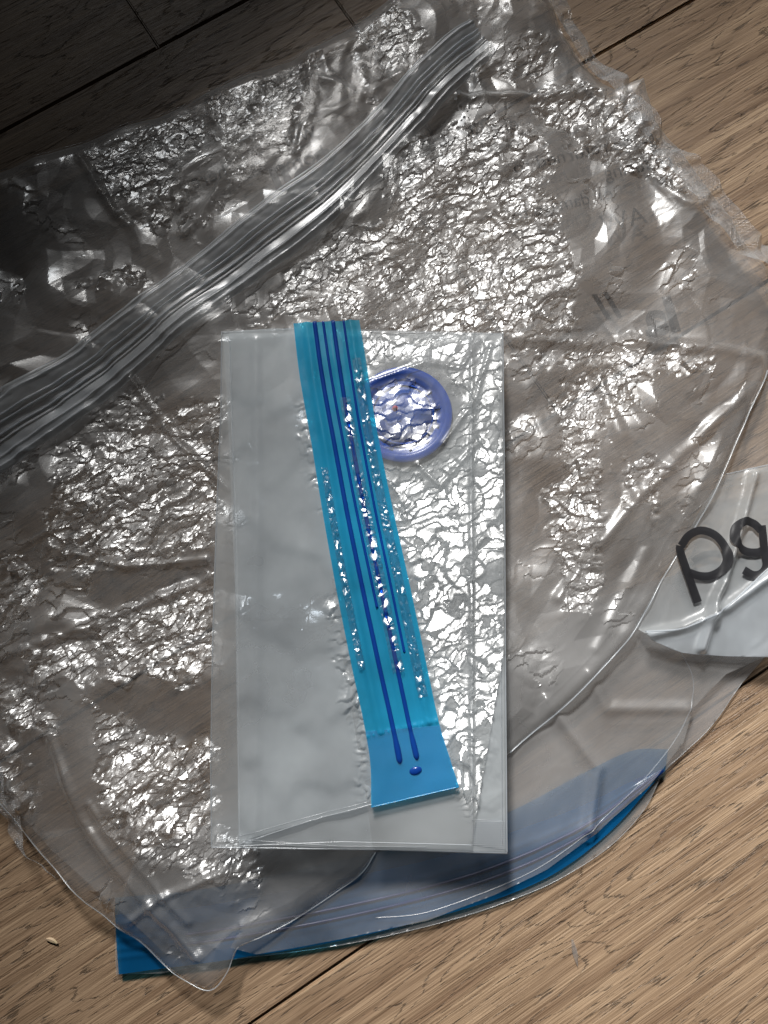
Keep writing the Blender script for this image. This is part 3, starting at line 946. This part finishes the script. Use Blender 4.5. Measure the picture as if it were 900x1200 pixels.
# ------------------------------------------------------------------ printed bag on the right
prn = thing("printed_bag", "clear bag with large dark letters pg at the right edge", "bag", (0.26, 0.02, 0.008))
R4 = Raster(0.14, 0.40, -0.12, 0.20, 0.0012, 0.016)
PZ = 0.0165 + 0.0016 * perlin(R4.X * 20, R4.Y * 20, 21) + crumple(R4.X, R4.Y, 33, 0.14, 1.1, 2)
PZ = PZ + 0.006 * R4.line([(882, 556), (868, 610), (848, 680), (838, 700), (820, 760)], 5)
PZ = PZ + 0.004 * R4.line([(755, 745), (800, 735), (850, 712), (905, 672)], 6)
slit = R4.mask([(875, 550), (890, 556), (872, 620), (852, 700), (826, 730), (834, 690), (856, 620)], 4, 3)
PZ = PZ + slit * 0.5 * crumple(R4.X, R4.Y, 13, 0.5)
PZ = np.clip(PZ, 0.012, 0.030)
OUT_P = [(850, 556), (900, 545), (960, 540), (960, 765), (900, 768), (850, 768), (800, 764), (762, 748), (745, 735), (790, 655), (825, 590)]
film_sheet("printed_panel", R4, OUT_P, PZ, M_fold, prn, 0.017, 0.12 + slit * .6 + 0.1)
film_sheet("upper_panel", R4, [(905, 395), (960, 380), (960, 566), (900, 562), (848, 572), (800, 610), (820, 540), (860, 470)], np.clip(PZ - .004, .0105, .02), M_film, prn, 0.013, 0.2 + .4 * sstep(.0, .5, perlin(R4.X * 40, R4.Y * 40, 9)))
OUT_P2 = [(755, 740), (800, 736), (850, 710), (905, 662), (960, 620), (960, 768), (900, 770), (850, 769), (800, 765), (762, 750)]
film_sheet("folded_lip", R4, OUT_P2, PZ + 0.003, M_band, prn, 0.019, np.full(R4.X.shape, .15))
edge_bead("panel_edge", R4, PZ, [(755, 740), (800, 736), (850, 710), (905, 662)], 0.0006, M_edge, prn, 0.019, lift=0.003, curve=True)
edge_bead("panel_edge", R4, PZ, [(850, 556), (900, 545), (950, 540)], 0.0005, M_edge, prn, 0.017)
edge_bead("panel_edge", R4, PZ, [(762, 748), (800, 764), (850, 768), (900, 768)], 0.0004, M_edge, prn, 0.017, curve=True)


# the letters are drawn as swept bands: p and g in a monoline sans
def glyph_band(name, pts_px, half_px, mat, parent, R, Zf, zref, lift):
    P = resample(pts_px, 3)
    T = np.gradient(P, axis=0); T /= np.linalg.norm(T, axis=1)[:, None]
    Nn = np.column_stack([-T[:, 1], T[:, 0]])
    V, F = [], []
    cols = 5
    for i in range(len(P)):
        for c in range(cols):
            p = P[i] + Nn[i] * half_px * (c / (cols - 1) * 2 - 1)
            x, y, _ = W(p[0], p[1], zref)
            V.append((x, y, float(R.sample(Zf, x, y)) + lift))
    for i in range(len(P) - 1):
        for c in range(cols - 1):
            k = i * cols + c
            F.append((k, k + 1, k + cols + 1, k + cols))
    return link_mesh(name, V, F, mat, parent, True, {'crinkle': np.full(len(V), .15)})


PZb = blur(PZ, R4.res, 0.0015)
P_STEM = [(796, 640), (797, 650), (817, 706)]
P_BOWL = [(797, 640), (806, 628), (820, 622), (836, 627), (847, 640), (850, 656), (844, 668), (831, 675), (818, 675), (806, 671)]
G_STEM = [(892, 616), (895, 640), (898, 660), (893, 671), (883, 674), (871, 668)]
G_BOWL = [(891, 622), (882, 614), (870, 612), (860, 619), (858, 631), (864, 641), (876, 647), (889, 647), (896, 643)]
for pts in (P_STEM, P_BOWL, G_STEM, G_BOWL):
    glyph_band("lettering", pts, 4.7, M_ink, prn, R4, PZb, 0.017, 0.0022)
for pts in ([(812, 658), (826, 650), (845, 650), (858, 660), (852, 672), (838, 680), (820, 676), (812, 666)], [(868, 658), (882, 650), (893, 660), (888, 676), (872, 676)]):
    glyph_band("lettering", pts, 4.0, M_ink_faint, prn, R4, PZ, 0.015, -0.002)

# ------------------------------------------------------------------ folded bag
fold = thing("folded_vacuum_bag", "folded clear bag with bright blue zip strip and round blue valve, on top", "bag", (-0.02, 0.08, 0.034))
RF = Raster(-0.135, 0.105, -0.170, 0.275, 0.00085, 0.040)
Xf, Yf = RF.X, RF.Y
OUT0 = [(259, 388), (345, 384), (590, 390), (592, 560), (593, 760), (595, 1001), (450, 997), (247, 994), (246, 900), (248, 760), (253, 600), (258, 480)]
wv1 = 0.0006 * perlin(Xf * 25, Yf * 9, 301)
right = RF.mask([(430, 395), (585, 395), (592, 600), (592, 960), (540, 950), (520, 870), (470, 640), (430, 520)], 12, 10)
leftcr = RF.mask([(350, 480), (372, 470), (432, 790), (436, 860), (425, 940), (400, 800), (385, 720), (395, 640), (360, 540)], 8, 9)
S0 = 0.0350 + wv1 * .5
film_sheet("back_panel", RF, OUT0, S0, M_fold, fold, 0.035, np.full(Xf.shape, .15))
OUT1 = [(262, 391), (588, 392), (590, 700), (592, 998), (500, 996), (300, 990), (280, 992), (276, 700), (268, 500)]
S1 = 0.0367 + wv1 * .5 + (right * 0.22) * np.clip(crumple(Xf, Yf, 201, 0.9), -.004, .004)
S1 = np.clip(S1, 0.0355, 0.0378)
film_sheet("inner_panel", RF, OUT1, S1, M_fold, fold, 0.036, 0.15 + .6 * right)

# valve between the panels
vx, vy, _ = W(472, 485, 0.040)
VR = 59.5 / (FPX / (0.569 - 0.040) * 1.0)


def lathe(name, prof, mat, parent, x, y, seg=72, caps=True):
    V, F = [], []
    for r, z in prof:
        for k in range(seg):
            a = 2 * math.pi * k / seg
            V.append((x + r * math.cos(a), y + r * math.sin(a), z))
    for i in range(len(prof) - 1):
        for k in range(seg):
            k2 = (k + 1) % seg
            F.append((i * seg + k, i * seg + k2, (i + 1) * seg + k2, (i + 1) * seg + k))
    if caps:
        F.append(tuple(range(seg)))
        F.append(tuple((len(prof) - 1) * seg + k for k in range(seg))[::-1])
    return link_mesh(name, V, F, mat, parent, True)


zb = 0.0376
valve = thing("tmp", "", "")
bpy.data.objects.remove(valve)
rim = lathe("valve", [(VR * .70, zb), (VR * .98, zb), (VR, zb + .0005), (VR, zb + .0018), (VR * .985, zb + .0024), (VR * .86, zb + .0026), (VR * .84, zb + .0022), (VR * .77, zb + .0010), (VR * .70, zb + .0009)][::1], M_valve, fold, vx, vy)
mem = lathe("valve_membrane", [(VR * .69, zb + .0002), (VR * .70, zb + .0011), (VR * .2, zb + .0012), (0.0001, zb + .0012)], M_valve_in, rim, vx, vy)
lathe("valve_ring", [(VR * .60, zb + .0012), (VR * .60, zb + .0020), (VR * .64, zb + .0020), (VR * .64, zb + .0012)], M_valve, rim, vx, vy, caps=False)
lathe("valve_nub", [(VR * .06, zb + .0012), (VR * .055, zb + .0016), (VR * .02, zb + .0018)], M_red, rim, *W(463, 478, 0.040)[:2])
for k in range(12):
    a = 2 * math.pi * k / 12 + .2
    bx_, by_ = vx + VR * .71 * math.cos(a), vy + VR * .71 * math.sin(a)
    c, s_ = math.cos(a), math.sin(a)
    V = []
    for u, w, z in ((-1, -1, 0), (1, -1, 0), (1, 1, 0), (-1, 1, 0), (-1, -1, 1), (1, -1, 1), (1, 1, 1), (-1, 1, 1)):
        uu, ww = u * VR * .055, w * VR * .03
        V.append((bx_ + uu * c - ww * s_, by_ + uu * s_ + ww * c, zb + .0010 + z * .0011))
    link_mesh("valve_tooth", V, [(0, 1, 2, 3), (4, 5, 6, 7), (0, 1, 5, 4), (1, 2, 6, 5), (2, 3, 7, 6), (3, 0, 4, 7)], M_valve_dark, rim, False)

# right-hand top panel, tight over the valve
OUTR = [(352, 387), (588, 391), (590, 560), (591, 760), (555, 975), (553, 990), (436, 992), (430, 940), (400, 760), (372, 560)]
dv = np.sqrt((Xf - vx) ** 2 + (Yf - vy) ** 2)
vm = 1 - sstep(VR * .98, VR * 1.5, dv)
inner = 1 - sstep(VR * .66, VR * .80, dv)
S3 = 0.0402 + vm * 0.0008
cr3 = crumple(Xf * 1.5, Yf * 1.5, 222, 0.75, 2.0, 1.3)
tens = 0.0012 * ridged(Xf * 34 + 7, Yf * 34, 401, 2) * np.exp(-(((dv - VR * 1.25) / .016) ** 2))
gxf, gyf = want(RF, LS, .04)
pickf = sstep(-.1, .1, perlin(Xf * 45, Yf * 45, 944))
pl3 = (pickf * flakes(RF, gxf, gyf, .0085, 900, .05, .3, 2.6) + (1 - pickf) * flakes(RF, gxf, gyf, .0050, 930, .08, .9, 2.2))
S3 = S3 + right * (1 - vm) * (.16 * cr3 + .85 * pl3) + inner * .8 * flakes(RF, gxf, gyf, .010, 950, .12, .5, 2.0) + inner * 0.9 * (.0016 * tin(Xf * 75 + .2 * perlin(Xf * 80, Yf * 80, 3), Yf * 75, 240) + .0007 * tin(Xf * 170, Yf * 170, 241)) - inner * .0003 + tens
S3 = S3 + 0.0010 * RF.line([(553, 395), (552, 600), (553, 985)], 3)
S3 = S3 + 0.0016 * RF.line([(430, 450), (500, 425), (540, 432), (560, 400)], 3) + .0012 * RF.line([(520, 520), (556, 470), (575, 405)], 3) + .0012 * RF.line([(490, 545), (515, 570), (560, 520)], 3)
S3 = np.clip(S3, np.where(dv < VR * .745, .0392, np.where(dv < VR * 1.03, 0.04035, .0379)), 0.0431)
film_sheet("front_panel", RF, OUTR, S3, M_front, fold, 0.040, 0.15 + .7 * right * (1 - vm) + .15 * inner, smooth=False)
# left flap, smooth, ending under the zip strip
OUTL = [(268, 389), (345, 384), (360, 450), (372, 540), (392, 660), (412, 760), (430, 860), (440, 942), (360, 962), (280, 988), (279, 840), (277, 640), (270, 480)]
S2 = 0.0405 + 0.0016 * tin(Xf * 30 + .5 * perlin(Xf * 20, Yf * 20, 5), Yf * 9, 88) + 0.0014 * perlin(Xf * 30, Yf * 7, 311) + 0.0010 * RF.line([(300, 400), (302, 600), (300, 980)], 6) + 0.0006 * perlin(Xf * 60, Yf * 20, 312)
S2 = S2 + leftcr * (.35 * crumple(Xf, Yf, 260, .9, 1.4, 1.5) + .5 * pl3) + 0.0014 * RF.line([(385, 560), (400, 700), (428, 860)], 5)
S2 = S2 + .14 * flakes(RF, gxf * .7, gyf * .7, .022, 1100, .03, -1.35, 2.2, .003)
S2 = np.clip(S2, 0.0383, 0.0429)
film_sheet("side_flap", RF, OUTL, S2, M_fold, fold, 0.040, 0.10 + .8 * leftcr + .25 * sstep(.2, .5, perlin(Xf * 40, Yf * 14, 9)))
# film edges and crease lines
eb = lambda pts, r=0.0003, Zf=S0, l=0.0003, m=M_edge: edge_bead("panel_edge", RF, Zf, pts, r, m, fold, 0.038, lift=l)
eb([(259, 388), (258, 480), (253, 600), (248, 760), (246, 900), (247, 994), (450, 997), (595, 1001)], 0.0004)
eb([(595, 1001), (593, 760), (592, 560), (590, 390), (424, 387)], 0.0004)
eb([(345, 384), (259, 388)], 0.0004)
eb([(270, 400), (277, 640), (279, 840), (281, 990)], 0.00025, S2)
eb([(281, 988), (360, 962), (438, 941)], 0.00025, S2)
eb([(281, 979), (360, 957), (434, 938)], 0.00018, S2, m=M_edge_soft)
eb([(281, 990), (400, 985), (553, 989)], 0.00025, S3, l=.0004)
eb([(262, 983), (400, 992), (500, 993)], 0.0002, S1, l=.0006, m=M_edge_soft)
eb([(553, 960), (553, 700), (551, 400)], 0.00018, S3, m=M_edge_soft)
eb([(585, 400), (587, 700), (589, 990)], 0.0003, S1, l=.0005, m=M_edge_soft)
strip_sheet("corner_seam", [(553, 960), (553, 990)], [(592, 962), (593, 996)], lambda U, V, x, y: 0.0375 + 0 * U, M_seam, fold, 0.038, 20, 24, .5)

# blue zip strip
ST_L = [(344, 379), (351, 440), (365, 520), (378, 600), (394, 690), (412, 780), (427, 850), (434, 895), (435, 946)]
ST_R = [(421, 375), (430, 430), (441, 500), (459, 590), (479, 680), (498, 770), (514, 845), (526, 885), (538, 922)]


STF = flakes(RF, gxf, gyf, .0042, 970, .06, -1.1, 1.8, .0001)


def strip_z(U, V, x, y):
    z = 0.0432 + 0.0004 * perlin(U * 18, V * 2, 17)
    body = 1 - sstep(.845, .865, U)
    z = z + body * (0.0020 * np.exp(-((V - .20) / .06) ** 2) + .0019 * np.exp(-((V - .86) / .05) ** 2) + .0010 * np.exp(-((V - .54) / .05) ** 2) - .0006 * np.exp(-((V - .74) / .03) ** 2)) * (1 + .5 * perlin(U * 10, V, 7))
    z = z + body * 0.0009 * tin(x * 190, y * 120, 23) * (np.exp(-((V - .62) / .07) ** 2) * sstep(.12, .3, U) * (1 - sstep(.68, .75, U)) + .8 * np.exp(-((V - .9) / .08) ** 2) + .3 * np.exp(-((V - .1) / .08) ** 2))
    z = z + 0.0005 * np.exp(-((U - .855) / .006) ** 2) * (1 + perlin(V * 30, U * 3, 2))
    return z


strip = strip_sheet("zip_strip", ST_L, ST_R, strip_z, M_cyan, fold, 0.0432, 560, 90, 0.3)
SLa, SRa = resample(ST_L, 3), resample(ST_R, 3)


def strip_line(v0, v1, a, b, n=220, z0=0.0437):
    def even(P, n):
        d = np.r_[0, np.cumsum(np.linalg.norm(np.diff(P, axis=0), axis=1))]
        t = np.linspace(d[-1] * a, d[-1] * b, n)
        return np.column_stack([np.interp(t, d, P[:, 0]), np.interp(t, d, P[:, 1])])
    A, B = even(SLa, n), even(SRa, n)
    v = np.linspace(v0, v1, n)[:, None]
    P = A * (1 - v) + B * v
    q = np.array([W(p[0], p[1], .0432)[:2] for p in P])
    U = np.linspace(a, b, n)
    z = strip_z(U, v[:, 0], q[:, 0], q[:, 1])
    return np.column_stack([q, z + .0004])


for v0, v1, a, b, r in ((.32, .38, 0, .925, .0016), (.45, .50, 0, .60, .0010), (.60, .60, 0, .925, .0015), (.76, .74, 0, .70, .0009)):
    P = strip_line(v0, v1, a, b)
    rr = np.full(len(P), r)
    if b > .9:
        rr *= 1 + .35 * sstep(.86, .9, np.linspace(a, b, len(P)))
        rr[-1] *= .35; rr[-2] *= .75
    tube("zip_track", P, rr, M_ridge, strip, 10, flat=.8)
strip_sheet("strip_end", [(428, 857), (434, 895), (435.5, 945.5)], [(515, 850), (526, 885), (537.5, 921.5)], lambda U, V, x, y: 0.0438 + .0004 * perlin(U * 3, V * 4, 3), M_end, strip, 0.0432, 40, 40, .1)
for va_, vb_, ua, ub in ((.53, .69, .16, .74), (.80, .93, .08, .80), (.08, .18, .30, .72)):  # crinkled clear ribbons added over the strip to catch jagged white glints
    n0 = 240
    def evn(P, n):
        d = np.r_[0, np.cumsum(np.linalg.norm(np.diff(P, axis=0), axis=1))]
        t = np.linspace(d[-1] * ua, d[-1] * ub, n)
        return np.column_stack([np.interp(t, d, P[:, 0]), np.interp(t, d, P[:, 1])])
    EA, EB = evn(SLa, n0), evn(SRa, n0)
    strip_sheet("glint_ribbon", list(EA * (1 - va_) + EB * va_), list(EA * (1 - vb_) + EB * vb_),
                lambda U, V, x, y: np.maximum(strip_z(ua + U * (ub - ua), va_ + V * (vb_ - va_), x, y) + .0003, .0452 + RF.sample(STF, x, y) * sstep(-.35, .1, perlin(U * 22, V, int(va_ * 100))) * np.sqrt(np.clip(4 * V * (1 - V), 0, 1))),
                M_glint, strip, 0.0442, 420, 22, .1, False)
# round stop below the tracks
sxy = W(487, 903, .0436)
bm = bmesh.new()
bmesh.ops.create_uvsphere(bm, u_segments=24, v_segments=12, radius=1.0)
V = [(sxy[0] + v.co.x * .0042, sxy[1] + v.co.y * .0026 + v.co.x * .0007, .0438 + v.co.z * .0012) for v in bm.verts]
F = [[v.index for v in f.verts] for f in bm.faces]
bm.free()
link_mesh("zip_stop", V, F, M_ridge, strip, True, {'crinkle': np.zeros(len(V))})
edge = lambda pts, r=.0003: tube("strip_edge", np.array([W(a, b, .0436) for a, b in linpath(pts, 4)]), r, M_cyan, strip, 5)
edge([(435, 946), (538, 922)], .0004)

# ------------------------------------------------------------------ crumbs on the floor
V, F = [], []
cx, cyy, _ = W(62, 1102)
n = 7
for i in range(n):
    t = i / (n - 1)
    w = 0.0012 * math.sin(math.pi * min(1, t * .9 + .08)) + .0002
    ax, ay = cx - .0040 + .0080 * t, cyy + .0016 - .0032 * t + .0007 * math.sin(3 * t)
    for k in range(5):
        a = 2 * math.pi * k / 5
        V.append((ax + w * .5 * math.cos(a), ay + w * math.cos(a), .0014 + .0010 * math.sin(a)))
for i in range(n - 1):
    for k in range(5):
        F.append((i * 5 + k, i * 5 + (k + 1) % 5, (i + 1) * 5 + (k + 1) % 5, (i + 1) * 5 + k))
F += [(4, 3, 2, 1, 0), tuple((n - 1) * 5 + k for k in range(5))]
chip = link_mesh("wood_chip", V, F, M_chip, None, False)
chip['label'] = "tiny pale wood chip lying on the floor at the lower left"
chip['category'] = "wood chip"
# scrap of film on the floor, lower right
sx0, sy0, _ = W(673, 1115)
nn = 9
V, F = [], []
for i in range(nn):
    for k in range(6):
        t, s = i / (nn - 1), k / 5 - .5
        w = .0035 * math.sin(math.pi * (t * .85 + .1))
        V.append((sx0 + s * w + .003 * (t - .5), sy0 + (t - .5) * -.017, .0012 + .0012 * random.random() + .002 * (0.25 - s * s)))
for i in range(nn - 1):
    for k in range(5):
        F.append((i * 6 + k, i * 6 + k + 1, (i + 1) * 6 + k + 1, (i + 1) * 6 + k))
scrap = link_mesh("film_scrap", V, F, M_film, None, True, {'crinkle': np.full(len(V), 1.0)})
scrap['label'] = "small clear scrap of plastic film on the bare floor, lower right"
scrap['category'] = "plastic scrap"
